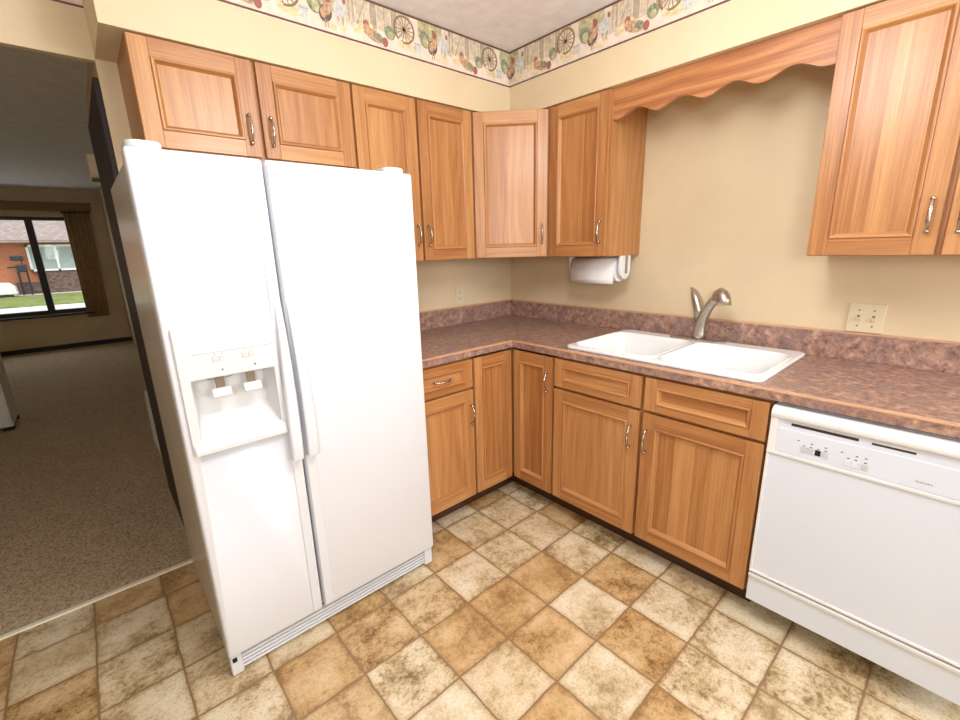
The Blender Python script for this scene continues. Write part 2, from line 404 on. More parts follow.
# wallpaper border, one strip per wall: flat printed motif repeated every 0.521 m
WPM = ['wp_cream', 'wp_line', 'wp_board', 'wp_board_dark', 'wp_wheel', 'wp_green', 'wp_olive', 'wp_red', 'wp_rust', 'wp_black', 'wp_yellow', 'wp_pale']
def border(name, m, s0, s1, phase):
    """m maps local (s, out, z) to the wall face; out<0 faces the room"""
    b = MB(m); Z0, Z1 = 2.238, ZC-.001
    b.box(s0, s1, -.0008, 0, Z0, Z1)
    lay = [0]
    def shape(mat, pts):
        pts = [(min(max(p[0], s0), s1), min(max(p[1], Z0), Z1)) for p in pts]
        if max(p[0] for p in pts)-min(p[0] for p in pts) < 1e-4: return
        y = -.0009-.00004*lay[0]; lay[0] += 1
        b.mi = WPM.index(mat)
        b.poly([(p[0], y, p[1]) for p in pts], [list(range(len(pts)))])
        b.mi = 0
    def ell(mat, cx, cz, rx, rz, rot=0, n=12):
        c, s_ = math.cos(rot), math.sin(rot)
        shape(mat, [(cx+rx*math.cos(a)*c-rz*math.sin(a)*s_, cz+rx*math.cos(a)*s_+rz*math.sin(a)*c) for a in [2*PI*k/n for k in range(n)]])
    def line(mat, x0, z0, x1, z1, w_):
        dx, dz = x1-x0, z1-z0; L = math.hypot(dx, dz); nx, nz = -dz/L*w_/2, dx/L*w_/2
        shape(mat, [(x0+nx, z0+nz), (x1+nx, z1+nz), (x1-nx, z1-nz), (x0-nx, z0-nz)])
    P = .521; k0 = math.floor((s0-phase)/P)-1
    for k in range(k0, math.ceil((s1-phase)/P)+2):
        W = phase+k*P
        if W+.3 < s0 or W-.32 > s1: continue
        rr = random.Random(k)
        lay[0] = 0
        # boards of the barn wall
        for j in range(9):
            x = W-.27+j*.034
            shape('wp_board' if j % 3 else 'wp_board_dark', [(x, 2.312), (x+.031, 2.312), (x+.031, Z1-.006), (x, Z1-.006)])
        shape('wp_olive', [(W+.075, 2.34), (W+.21, 2.325), (W+.21, Z1-.006), (W+.075, Z1-.006)])
        lay[0] = 10
        line('wp_board_dark', W-.23, 2.31, W-.19, 2.40, .006); line('wp_board_dark', W-.10, 2.31, W-.10, 2.405, .005)
        for j in range(4):
            x = W+.205+j*.018; shape('wp_board', [(x, 2.30), (x+.013, 2.30), (x+.012, 2.385+.01*(j % 2)), (x+.004, 2.392)])
        line('wp_board_dark', W+.225, 2.275, W+.235, 2.36, .008)
        # straw
        ell('wp_yellow', W-.19, 2.312, .035, .014, .2); ell('wp_yellow', W+.02, 2.284, .055, .013); ell('wp_yellow', W-.21, 2.296, .02, .012)
        # wheel
        R = .056; cz = 2.346; n = 22; lay[0] = L8 = 30
        for j in range(n):
            a0, a1 = 2*PI*j/n, 2*PI*(j+1)/n
            shape('wp_wheel', [(W+R*math.cos(a0), cz+R*math.sin(a0)), (W+R*math.cos(a1), cz+R*math.sin(a1)),
                               (W+(R-.009)*math.cos(a1), cz+(R-.009)*math.sin(a1)), (W+(R-.009)*math.cos(a0), cz+(R-.009)*math.sin(a0))]); lay[0] = L8
        for j in range(14):
            a = 2*PI*j/14; line('wp_wheel', W, cz, W+(R-.005)*math.cos(a), cz+(R-.005)*math.sin(a), .0035); lay[0] = L8+1
        ell('wp_wheel', W, cz, .006, .006)
        lay[0] = 34
        # bucket
        shape('wp_pale', [(W+.052, 2.272), (W+.082, 2.272), (W+.087, 2.312), (W+.047, 2.312)]); line('wp_board_dark', W+.048, 2.305, W+.086, 2.305, .004)
        # crouching bird
        hx = W-.145; e0 = ell
        ell = lambda mt, cx, cz_, a_, b_, rot=0: e0(mt, hx+(cx-hx)*1.25, 2.262+(cz_-2.262)*1.15, a_*1.3, b_*1.25, rot)
        ell('wp_rust', hx-.005, 2.283, .036, .018, -.25); ell('wp_green', hx+.01, 2.281, .02, .011, -.3); ell('wp_red', hx+.035, 2.272, .011, .015)
        ell('wp_red', hx-.036, 2.312, .011, .013); ell('wp_rust', hx-.034, 2.296, .012, .017); ell('wp_green', hx+.056, 2.308, .02, .022, .5); ell('wp_olive', hx+.058, 2.300, .011, .013)
        # standing bird
        rx = W+.155
        ell = lambda mt, cx, cz_, a_, b_, rot=0: e0(mt, rx+(cx-rx)*1.15, cz_, a_*1.2, b_*1.12, rot)
        ell('wp_green', rx-.038, 2.335, .024, .032, .3); ell('wp_olive', rx-.034, 2.325, .013, .02, .3)
        ell('wp_black', rx, 2.312, .022, .03, -.4); ell('wp_rust', rx+.008, 2.338, .014, .03, -.1); ell('wp_rust', rx-.008, 2.312, .01, .018)
        ell('wp_red', rx+.011, 2.364, .011, .013); ell('wp_red', rx+.006, 2.378, .008, .006)
        line('wp_rust', rx-.004, 2.29, rx-.004, 2.262, .005); line('wp_rust', rx+.006, 2.29, rx+.008, 2.262, .005)
        # pale bird behind
        ell('wp_pale', rx+.052, 2.338, .022, .026, .5); ell('wp_pale', rx+.066, 2.362, .008, .016, -.2); ell('wp_red', rx+.072, 2.374, .006, .010)
        line('wp_rust', rx+.05, 2.315, rx+.052, 2.292, .004)
        ell = e0
        # chicks
        for cx_, cz_ in ((W+.185, 2.270), (W+.225, 2.276), (W+.285, 2.285), (W-.02, 2.290), (W+.03, 2.276)):
            ell('wp_yellow', cx_, cz_, .012, .010); ell('wp_yellow', cx_-.006, cz_+.012, .007, .007); lay[0] = 60
    for z0, z1 in ((Z0+.004, Z0+.010), (Z1-.007, Z1)):
        b.mi = 1; b.box(s0, s1, -.0040, -.0008, z0, z1); b.mi = 0
    return struct(b.build(name, [M[k] for k in WPM]))
border('trim_2', T(0, -SD, 0), -2.112, -SD-.0015, -.49)
border('trim_3', T(-SD, 0, 0) @ RZ(-90), SD+.003, 3.2, .721)
border('trim_4', T(0, 0, 0), -4.2, -2.113, -2.573)

# dark door leaf swung open against the hall wall
dt = bpy.data.objects.new('door_1', None); C.objects.link(dt); dt.location = (-2.112, .12, 0.01); WP[dt] = Vector(dt.location); struct(dt)
d = MB(); d.box(-2.130, -2.106, .112, .86, .012, 2.03, 'z', .002); d.box(-2.130, -2.112, .012, .115, .012, 2.03, 'z', .002)
struct(d.build('door_leaf', M['wood_dark'], dt))
# ------------------------------------------------------------------ cabinets
def handle(m, x, z, parent, horiz=False, L=.096):
    b = MB(m)
    def P(t, y): return (x+t, y, z) if horiz else (x, y, z+t)
    h = L/2; pts = []; rad = []
    for i in range(17):
        t = -1+i/8; pts.append(P(t*h, -.012-.017*math.cos(t*PI/2)**.8)); a = abs(t)
        rad.append(.0036+.0020*(1-abs(a-.35)/.65 if a > .35 else .7+.3*a/.35))
    b.tube(pts, rad, 8)
    for s in (-1, 1):
        b.tube([P(s*h, 0), P(s*h, -.012)], [.0045, .0035], 8); b.ball(P(s*h, -.013), .0068, 9)
    for t in (-.05, 0.05): b.ball(P(t*h*1.5, -.029), (.0062, .0062, .0028) if not horiz else (.0028, .0062, .0062), 8)
    return b.build('handle', M['pewter'], parent)

PROF = [(0, 0), (.0008, -.0040), (.003, -.0062), (.007, -.0062), (.0105, -.0040), (.0130, .0010), (.0150, .0040), (.0180, .0095)]
def door(m, x0, x1, z0, z1, parent, name='door', sw=.055, rw=.055, planks=3, horiz=False, hd=None):
    """framed door with moulding round a flat plank panel; front plane y=0, 0.02 thick"""
    b = MB(m); th = .019
    b.box(x0, x0+sw, 0, th, z0, z1, 'z', .0018); b.box(x1-sw, x1, 0, th, z0, z1, 'z', .0018)
    b.box(x0+sw, x1-sw, 0, th, z0, z0+rw, 'x', .0008); b.box(x0+sw, x1-sw, 0, th, z1-rw, z1, 'x', .0008)
    b.rect_sweep(x0+sw, x1-sw, z0+rw, z1-rw, PROF)
    dr = b.build(name, M['wood'], parent)
    p = MB(m); px0, px1, pz0, pz1 = x0+sw+.0165, x1-sw-.0165, z0+rw+.0165, z1-rw-.0165
    if horiz: p.box(px0, px1, .0092, .015, pz0, pz1, 'x')
    else:
        cuts = [0]+sorted((i+random.uniform(-.25, .25))/planks for i in range(1, planks))+[1]
        for a, c in zip(cuts, cuts[1:]):
            p.box(px0+(px1-px0)*a, px0+(px1-px0)*c, .0092, .015, pz0, pz1, 'z')
    p.build('panel', M['wood'], dr)
    if hd: handle(m, hd[0], hd[1], dr, hd[2] if len(hd) > 2 else False)
    return dr
def carcass(m, x0, x1, z0, z1, depth, parent, toe=False):
    """hollow box of panels behind the doors; y from .0195 to depth"""
    b = MB(m); t = .016; y0 = .0195
    if toe: y0 = .026
    b.box(x0, x1, y0, y0+t, z0, z1, 'z', .001)
    b.box(x0, x0+t, y0+t, depth, z0, z1, 'z'); b.box(x1-t, x1, y0+t, depth, z0, z1, 'z')
    b.box(x0+t, x1-t, y0+t, depth, z0, z0+t, 'x')
    if not toe: b.box(x0+t, x1-t, y0+t, depth, z1-t, z1, 'x')
    b.box(x0+t, x1-t, depth-.006, depth, z0+t, z1-t, 'z')
    b.build('carcass', M['wood'], parent)
    if toe:
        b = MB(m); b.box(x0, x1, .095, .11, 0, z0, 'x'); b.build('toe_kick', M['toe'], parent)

GU, GB = 'wall cabinets of the kitchen', 'base cabinets of the kitchen'
FU = .3285                              # door plane of the wall cabinets
mu_b = T(0, -FU, 0); mu_r = T(-FU, 0, 0) @ RZ(-90)      # local x = world x   |   local x = -world y
UD = FU-.001
U1 = thing('wall_cabinet', 'short wide two-door wood wall cabinet above the white refrigerator', 'cabinet', (-1.67, -.166, 1.735), GU)
carcass(mu_b, -2.05, -1.291, 1.735, ZS-.001, UD, U1)
door(mu_b, -2.049, -1.683, 1.752, 2.083, U1, hd=(-1.717, 1.846), planks=1)
door(mu_b, -1.668, -1.296, 1.752, 2.083, U1, hd=(-1.640, 1.846), planks=1)
U2 = thing('wall_cabinet', 'tall two-door wood wall cabinet partly behind the refrigerator top, left of the angled corner cabinet', 'cabinet', (-.95, -.166, 1.335), GU)
carcass(mu_b, -1.289, -.612, 1.335, ZS-.001, UD, U2)
door(mu_b, -1.283, -.966, 1.337, 2.083, U2, hd=(-.990, 1.462), planks=2)
door(mu_b, -.952, -.618, 1.337, 2.083, U2, hd=(-.926, 1.460), planks=4)
# angled corner cabinet
mc = T(-.471, -.471, 0) @ RZ(-45)
U3 = thing('corner_wall_cabinet', 'angled single-door wood wall cabinet across the room corner', 'cabinet', (-.25, -.25, 1.335), GU)
b = MB(); b.prism([(-.001, -.001), (-.610, -.001), (-.610, -.300), (-.596, -.317), (-.317, -.596), (-.300, -.610), (-.001, -.610)], 1.335, ZS-.001, 'z', 'z', .001)
b.build('carcass', M['wood'], U3)
door(mc, -.196, .196, 1.338, 2.080, U3, hd=(.170, 1.460), planks=2)
U4 = thing('wall_cabinet', 'narrow single-door wood wall cabinet right of the corner, above the paper towels', 'cabinet', (-.166, -.8, 1.335), GU)
carcass(mu_r, .612, .981, 1.335, ZS-.001, UD, U4)
door(mu_r, .618, .974, 1.337, 2.083, U4, hd=(.948, 1.456), planks=3)
U5 = thing('wall_cabinet', 'large two-door wood wall cabinet at the right edge above the light switch', 'cabinet', (-.166, -2.14, 1.335), GU)
carcass(mu_r, 1.812, 2.475, 1.335, ZS-.001, UD, U5)
door(mu_r, 1.813, 2.137, 1.337, 2.083, U5, hd=(2.111, 1.455), planks=3)
door(mu_r, 2.153, 2.474, 1.337, 2.083, U5, hd=(2.178, 1.452), planks=3)
# scalloped valance between them
pts = [(.9815, ZS-.001), (.9815, 1.957)]
N = 96
for i in range(N+1):
    s = 1.0+i*(1.79-1.0)/N; ph = (s-1.0)/.1975*2*PI
    c = math.cos(ph); pts.append((s, 1.967-.0165*(c if c > 0 else c*.9)))
pts += [(1.8115, 1.951), (1.8115, ZS-.001)]
vl = MB(mu_r).prism(pts, .019, .038, 'y', 'x').build('valance', M['flat_sawn'])
tag(vl, 'scalloped wood valance board spanning above the sink between two wall cabinets', 'valance')

# base cabinets
FB = .636; mb_b = T(0, -FB, 0); mb_r = T(-FB, 0, 0) @ RZ(-90); BD = FB-.003; ZT = .874
B1 = thing('base_cabinet', 'wood base cabinet with one drawer over a door, right beside the refrigerator', 'cabinet', (-1.11, -.32, 0), GB)
carcass(mb_b, -1.320, -.915, .105, ZT, BD, B1, True)
d = door(mb_b, -1.306, -.922, .718, .862, B1, 'drawer', .05, .034, horiz=True, hd=(-1.112, .790, True))
door(mb_b, -1.306, -.922, .113, .706, B1, hd=(-.940, .575), planks=3)
B2 = thing('corner_base_cabinet', 'inside-corner wood base cabinet with two narrow doors meeting at right angles', 'cabinet', (-.4, -.4, 0), GB)
b = MB(); F = FB-.0195
b.box(-.913, -.897, -.59, -.003, .105, ZT); b.box(-.59, -.003, -.913, -.897, .105, ZT); b.box(-.61, -.585, -.61, -.585, .121, ZT); b.prism([(-.897, -.01), (-.897, -.6), (-.6, -.6), (-.6, -.897), (-.01, -.897), (-.01, -.01)], .105, .12, 'z', 'x')
b.build('carcass', M['wood'], B2)
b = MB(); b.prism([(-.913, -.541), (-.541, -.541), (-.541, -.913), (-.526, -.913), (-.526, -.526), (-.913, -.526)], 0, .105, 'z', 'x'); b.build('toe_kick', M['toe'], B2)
door(mb_b, -.908, -.645, .113, .862, B2, sw=.05, planks=2)
door(mb_r, .640, .908, .113, .862, B2, sw=.05, planks=2, hd=(.880, .729))
B3 = thing('sink_base_cabinet', 'wide wood base cabinet under the white sink with two doors and two false drawer fronts', 'cabinet', (-.32, -1.385, 0), GB)
carcass(mb_r, .915, 1.851, .105, ZT, BD, B3, True)
door(mb_r, .922, 1.382, .720, .862, B3, 'drawer_front', .052, .034, horiz=True)
door(mb_r, 1.397, 1.845, .720, .862, B3, 'drawer_front', .052, .034, horiz=True)
door(mb_r, .922, 1.382, .113, .707, B3, hd=(1.345, .585), planks=3)
door(mb_r, 1.397, 1.845, .113, .707, B3, hd=(1.418, .585), planks=4)

# ------------------------------------------------------------------ countertop
CF = .6457; CE = 2.475
ct = thing('countertop', 'L-shaped mottled brown laminate countertop with low backsplash', 'countertop', (-.5, -.5, .875))
b = MB(); b.prism([(-1.324, -.001), (-1.324, -CF), (-CF, -CF), (-CF, -CE), (-.001, -CE), (-.001, -.001)], .875, .914, 'z', 'x', .003)
slab = b.build('worktop', M['laminate'], ct)
cut(slab, MB().box(-.598, -.10, -1.797, -.972, .8, 1.0).build('c', M['laminate']))
b = MB(); b.box(-1.324, -.001, -.021, -.001, .9142, 1.019, 'x', .001); b.build('backsplash', M['laminate'], ct)
b = MB(); b.box(-.021, -.001, -CE, -.0215, .9142, 1.019, 'y', .001); b.build('backsplash', M['laminate'], ct)
b = MB(); b.box(-1.324, -.001, -.022, -.001, 1.0192, 1.0255, 'x', .0012); b.box(-.022, -.001, -CE, -.0225, 1.0192, 1.0255, 'y', .0012)
b.build('backsplash_edge', M['edge'], ct)['label'] = 'tan top edge of the backsplash'
b = MB()
b.prism([(-CF-.0012, .9065), (-CF-.0012, .9110), (-CF+.0040, .9152), (-CF+.0068, .9152), (-CF+.0068, .9142), (-CF+.0030, .9142)], -CE, -CF-.001, 'y', 'y')
b.prism([(-CF-.0012, .9065), (-CF-.0012, .9110), (-CF+.0040, .9152), (-CF+.0068, .9152), (-CF+.0068, .9142), (-CF+.0030, .9142)], -1.324, -CF-.001, 'x', 'x')
b.build('front_edge', M['edge'], ct)['label'] = 'tan bevelled front edge'

# ------------------------------------------------------------------ sink
sk = thing('sink', 'white porcelain double-bowl drop-in sink set in the brown countertop', 'sink', (-.33, -1.385, .914))
b = MB(); b.prism(rrect(-.612, -.052, -1.806, -.962, .035), .9146, .929, 'z', 'z', .005, 3)
rim = b.build('rim', M['porcelain'], sk)
for y0, y1 in ((-1.788, -1.402), (-1.388, -.981)):
    bw = rrect(-.590, -.155, y0, y1, .06, 8); n = len(bw); cx, cy = -.3725, (y0+y1)/2
    hole = MB(); hole.prism(rrect(-.586, -.159, y0+.004, y1-.004, .058, 8), .90, .95); cut(rim, hole.build('c', M['porcelain']))
    V = []; prof = ((.9293, 1.005), (.9290, .99), (.926, .975), (.915, .962), (.79, .92), (.766, .895), (.754, .84), (.751, .70))
    for z, sc in prof: V += [(cx+(p[0]-cx)*sc, cy+(p[1]-cy)*sc, z) for p in bw]
    b = MB(); b.poly(V, [[(k+1)*n+i, (k+1)*n+(i+1) % n, k*n+(i+1) % n, k*n+i] for k in range(len(prof)-1) for i in range(n)]+[list(range((len(prof)-1)*n, len(prof)*n))])
    bo = b.build('bowl', M['porcelain'], sk, 50); mdf = bo.modifiers.new('s', 'SOLIDIFY'); mdf.thickness = .006; mdf.offset = -1
for cy in (-1.592, -1.195):
    MB().tube([(-.3725, cy, .7505), (-.3725, cy, .7545)], [.042, .038], 20).build('drain', M['nickel'], sk)

# faucet
fc = thing('faucet', 'brushed nickel single-lever faucet with pull-out spout behind the sink', 'faucet', (-.095, -1.372, .929))
MB().prism(rrect(-.125, -.067, -1.495, -1.235, .028), .9296, .936, 'z', 'z', .003).build('base_plate', M['nickel'], fc)
p0 = Vector((-.092, -1.376, .934))
pth = [p0, p0+Vector((0, .002, .03)), p0+Vector((-.002, -.002, .075)), Vector((-.100, -1.389, 1.045)), Vector((-.116, -1.412, 1.088)), Vector((-.138, -1.440, 1.126)), Vector((-.150, -1.456, 1.146))]
MB().tube(pth, [.030, .027, .025, .0235, .0215, .0195, .0185], 18).build('body', M['nickel'], fc)
sp = [Vector((-.147, -1.452, 1.142)), Vector((-.158, -1.466, 1.160)), Vector((-.170, -1.482, 1.168)), Vector((-.182, -1.497, 1.160)), Vector((-.188, -1.505, 1.140)), Vector((-.190, -1.508, 1.118))]
MB().tube(sp, [.0195, .023, .026, .028, .029, .029], 18).build('spray_head', M['nickel'], fc)
lv = [Vector((-.086, -1.366, 1.03)), Vector((-.082, -1.362, 1.072)), Vector((-.078, -1.352, 1.098)), Vector((-.074, -1.338, 1.130)), Vector((-.068, -1.322, 1.158)), Vector((-.060, -1.302, 1.178))]
MB().tube(lv, [.024, .031, .031, .028, .019, .004], 14, flat=(1, .8)).build('lever', M['nickel'], fc)

# ------------------------------------------------------------------ dishwasher
DW = thing('dishwasher', 'white built-in dishwasher with push-button panel at right under the counter', 'dishwasher', (-.33, -2.16, 0))
ml = T(-.650, -1.858, 0) @ RZ(-90); W = .600
MB(ml).box(.004, W-.004, .03, .60, .10, .865).build('tub', M['white_dw'], DW)
b = MB(ml)
b.box(0, W, 0, .03, .703, .822, 'z', .003)
b.box(.022, W-.022, -.0035, 0, .708, .792, 'z', .0015)
cp = b.build('control_panel', M['white_dw'], DW)
b = MB(ml); prof = [(0.03, .822), (.004, .822), (-.010, .826), (-.013, .838), (-.008, .852), (.004, .861), (.03, .864)]
b.prism([(p[0], p[1]) for p in prof], 0, W, 'x', 'x', .002); b.build('door_handle', M['bisque'], DW, 40)
b = MB(ml); b.box(0, .022, -.006, 0, .703, .83, 'z', .002); b.box(W-.022, W, -.006, 0, .703, .83, 'z', .002); b.box(0, W, -.007, .0, .696, .707, 'x', .002)
b.build('panel_trim', M['bisque'], DW)
b = MB(ml); b.box(.058, .228, -.0008, .001, .806, .815); b.box(.258, .352, -.0008, .001, .806, .812); b.build('vent_slot', M['slot'], DW)
for x, z, mt, y in ((.101, .7375, 'pale_grey', .0062), (.119, .7375, 'pale_grey', .0062), (.138, .737, 'black', .0050), (.157, .7375, 'pale_grey', .0062), (.253, .7315, 'pale_grey', .0062), (.213, .731, 'white', .0058), (.231, .731, 'white', .0058)):
    b = MB(ml); b.box(x-.0075, x+.0075, -y, -.0032, z-.0095, z+.0095, 'z', .0008); b.build('button', M[mt], DW)
for x, z in ((.084, .763), (.120, .762), (.156, .761), (.196, .761), (.232, .759), (.253, .759), (.101, .750), (.119, .750), (.138, .750), (.157, .750), (.213, .746), (.231, .746), (.253, .745)):
    b = MB(ml); b.box(x-.003, x+.003, -.0040, -.0032, z-.0013, z+.0013); b.build('button_marking', M['black'], DW)
b = MB(ml)
for i in range(9):
    x = .363+i*.0039; b.box(x, x+.0028, -.0040, -.0033, .7295, .7325 if i % 3 else .7338)
b.build('badge', M['grey_mark'], DW)
b = MB(ml); b.box(0, W, 0, .03, .222, .694, 'z', .003); b.build('door_panel', M['white_dw'], DW)
b = MB(ml); b.box(0, W, -.005, .002, .219, .228, 'x', .002); b.box(0, .008, -.004, .002, .226, .694, 'z', .0015); b.box(W-.008, W, -.004, .002, .226, .694, 'z', .0015)
b.build('door_trim', M['bisque'], DW)
b = MB(ml); b.box(0, W, .002, .03, .096, .208, 'x', .002); b.build('kick_panel', M['white_dw'], DW)
b = MB(ml); b.box(0, W, -.006, .004, .199, .2125, 'x', .003); b.build('kick_trim', M['bisque'], DW)
b = MB(ml); b.box(.01, W-.01, .13, .15, 0, .10); b.build('toe_plate', M['black'], DW)

# ------------------------------------------------------------------ refrigerator
FR = thing('refrigerator', 'white side-by-side refrigerator with ice and water dispenser', 'refrigerator', (-1.74, -.42, 0))
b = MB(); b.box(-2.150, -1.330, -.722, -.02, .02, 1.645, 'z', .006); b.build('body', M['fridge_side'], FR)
XL, XS0, XS1, XR, ZB, ZTD = -2.157, -1.8365, -1.8285, -1.320, .086, 1.662
b = MB(); b.box(XL, XS0, -.80, -.730, ZB, ZTD, 'z', .010, 4); fd = b.build('freezer_door', M['white'], FR, 40)
cut(fd, MB().box(-2.122, -1.882, -.9, -.7, .85, 1.05).build('c', M['white']))
b = MB(); b.box(XS1, XR, -.80, -.730, ZB, ZTD, 'z', .010, 4); rd = b.build('fresh_food_door', M['white'], FR, 40)
b = MB(); b.box(-2.14, -1.345, -.731, -.721, .10, 1.64); b.build('gasket', M['pale_grey'], FR)
def grip(x0, x1, par, side):
    b = MB(); b.box(x0, x1, -.8045, -.798, ZB+.012, ZTD-.012, 'z', .003)          # full-height trim
    b.build('door_trim', M['white'], par)
    # grip: bulges out from the top and ends bluntly below
    b = MB(); st = []
    for z, o in ((1.250, .004), (1.225, .010), (1.16, .022), (1.05, .033), (.95, .038), (.85, .038), (.78, .036), (.735, .033), (.722, .030)):
        e = .020+.016*min(1, (1.25-z)/.35)
        xa, xb = (x1-e, x1-.001) if side < 0 else (x0+.001, x0+e)
        c = .004
        st.append([(xa, -.803, z), (xa, -.803-o+c, z), (xa+c, -.803-o, z), (xb-c, -.803-o, z), (xb, -.803-o+c, z), (xb, -.803, z)])
    V = [p for r in st for p in r]; n = 6
    F_ = [[k*n+i, k*n+(i+1) % n, (k+1)*n+(i+1) % n, (k+1)*n+i] for k in range(len(st)-1) for i in range(n)]
    F_ += [list(range(n))[::-1], list(range((len(st)-1)*n, len(st)*n))]
    tb = bmesh.new(); vv = [tb.verts.new(p) for p in V]
    for q in F_: tb.faces.new([vv[i] for i in q])
    bmesh.ops.recalc_face_normals(tb, faces=list(tb.faces)); b.add(tb)
    b.build('handle', M['white'], par, 40)
grip(XS0-.036, XS0-.003, fd, -1); grip(XS1+.003, XS1+.036, rd, 1)
for x0, x1 in ((-2.150, -2.07), (-1.415, -1.335)):
    b = MB(); b.prism(rrect(x0, x1, -.785, -.66, .03), 1.6625, 1.682, 'z', 'z', .006, 3); b.build('hinge_cover', M['white_panel'], FR, 40)
# dispenser
dp = MB()
dp.box(-2.140, -1.872, -.811, -.7985, 1.047, 1.200, 'z', .004)
dp.box(-2.140, -2.114, -.811, -.7985, .824, 1.049, 'z', .003)
dp.box(-1.888, -1.872, -.811, -.7985, .824, 1.049, 'z', .003)
dp.prism([(-.7985, .824), (-.820, .824), (-.820, .838), (-.808, .868), (-.7985, .868)], -2.136, -1.876, 'x', 'x', .002)
DP = dp.build('dispenser', M['white_panel'], FR)
b = MB(); x0, x1 = -2.116, -1.886
fr = [(x0, -.803, .862), (x1, -.803, .862), (x1, -.803, 1.048), (x0, -.803, 1.048)]
bk = [(x0+.018, -.735, .925), (x1-.018, -.735, .925), (x1-.018, -.735, 1.040), (x0+.018, -.735, 1.040)]
b.poly(fr+bk, [[4, 5, 6, 7], [0, 1, 5, 4], [1, 2, 6, 5], [2, 3, 7, 6], [3, 0, 4, 7]]); b.build('cavity', M['white_panel'], DP)
for x in (-2.036, -1.950):
    pd = MB(); pd.box(x-.012, x+.012, -.775, -.768, 1.000, 1.046, 'z', .001); nk = pd.build('paddle_arm', M['neck'], DP)
    mm = T(x, -.782, .992) @ Matrix.Rotation(math.radians(-18), 4, 'X')
    pd = MB(mm); pd.box(-.026, .026, -.005, .005, -.013, .015, 'z', .003); pd.build('paddle', M['white_panel'], DP)
b = MB(); ring = [(-2.036+.033*math.cos(a), -.765-.022*math.sin(a)-.012, 1.040) for a in [PI*k/14 for k in range(15)]]
b.tube(ring, .0016, 6); b.build('water_ring', M['steel_grey'], DP)
for x in (-2.044, -2.026, -1.966, -1.948):
    b = MB(); b.box(x-.0078, x+.0078, -.8135, -.8105, 1.094, 1.111, 'z', .0008); b.build('button', M['pale_grey'], DP)
b = MB(); b.box(-2.102, -1.884, -.8114, -.8105, 1.1215, 1.1228); b.build('seam_line', M['grey_mark'], DP)
for x, z in ((-2.030, 1.068), (-1.941, 1.068)):
    b = MB(); b.ball((x, -.811, z), .0026, 8); b.build('indicator', M['black'], DP)
for x in (-2.044, -2.026, -1.966, -1.948):
    b = MB(); b.box(x-.002, x+.002, -.8116, -.8108, 1.1145, 1.1160); b.build('button_marking', M['black'], DP)
b = MB(); b.tube([(-1.437+.052*k/24, -.8006, 1.603+.004*math.sin(k*1.35)+.0015*math.sin(k*.6)) for k in range(25)], .0009, 5); b.build('badge', M['pale_grey'], FR)
# base grille
b = MB(); b.box(-2.150, -1.334, -.752, -.724, .008, .080, 'x', .003); b.build('grille_panel', M['bisque'], FR)
b = MB()
for k in range(4):
    z = .015+k*.0145; b.box(-2.118, -1.366, -.782, -.75, z, z+.0080, 'x', .0015)
b.build('grille', M['white'], FR)
b = MB(); b.box(-2.116, -1.368, -.758, -.751, .014, .072); b.build('grille_back', M['black'], FR)
for x0, x1 in ((-2.154, -2.118), (-1.366, -1.326)):
    b = MB(); b.box(x0, x1, -.788, -.735, .004, .079, 'z', .004); fo = b.build('grille_end', M['white'], FR)
    if x0 < -2: b = MB(); b.box(x0+.006, x0+.020, -.7905, -.787, .058, .074); b.build('hinge_slot', M['black'], fo)

# ------------------------------------------------------------------ paper towels
PH = thing('paper_towel_holder', 'white paper towel holder screwed under the wall cabinet right of the corner', 'holder', (-.13, -.80, 1.334))
ax, az = -.135, 1.262
for y0, y1 in ((-.660, -.650), (-.985, -.967)):
    b = MB(); b.prism([(ax-.045, 1.334), (ax-.048, az), (ax-.040, az-.028), (ax-.02, az-.046), (ax, az-.052), (ax+.02, az-.046), (ax+.040, az-.028), (ax+.048, az), (ax+.045, 1.334)], y0, y1, 'y', 'z', .003)
    b.build('bracket', M['white_trim'], PH)
b = MB(); b.box(ax-.010, ax+.010, -.991, -.9855, az-.02, 1.334, 'z', .002); b.build('spring_clip', M['steel_grey'], PH)
b = MB(); b.tube([(ax, -.651, az), (ax, -.968, az)], .012, 12); b.build('rod', M['white_trim'], PH)
PR = thing('paper_towel_roll', 'white paper towel roll hanging under the cabinet with its sheet end loose', 'paper towels', (ax, -.79, 1.2))
R0 = .064
V = []; n = 40
for y, r in ((-.670, .021), (-.670, R0), (-.952, R0), (-.952, .021)):
    V += [(ax+r*math.cos(2*PI*k/n), y, az+r*math.sin(2*PI*k/n)) for k in range(n)]
b = MB(); b.poly(V, [[k*n+i, k*n+(i+1) % n, ((k+1) % 4)*n+(i+1) % n, ((k+1) % 4)*n+i] for k in range(4) for i in range(n)])
rl = b.build('roll', M['paper'], PR, 50)
b = MB(); V = []; path = [(ax-(R0+.001)*math.cos(a), az-(R0+.001)*math.sin(a)) for a in [-1.5+.1*k for k in range(16)]]
lx, lz = path[-1]; path += [(lx+.001, lz-.025), (lx+.003, lz-.05), (lx+.004, lz-.074)]
for x, z in path: V += [(x, -.670, z), (x, -.950, z)]
b.poly(V, [[2*i, 2*i+1, 2*i+3, 2*i+2] for i in range(len(path)-1)], smooth=True); sh = b.build('loose_sheet', M['paper'], PR)
md = sh.modifiers.new('s', 'SOLIDIFY'); md.thickness = .0012; md.offset = 1

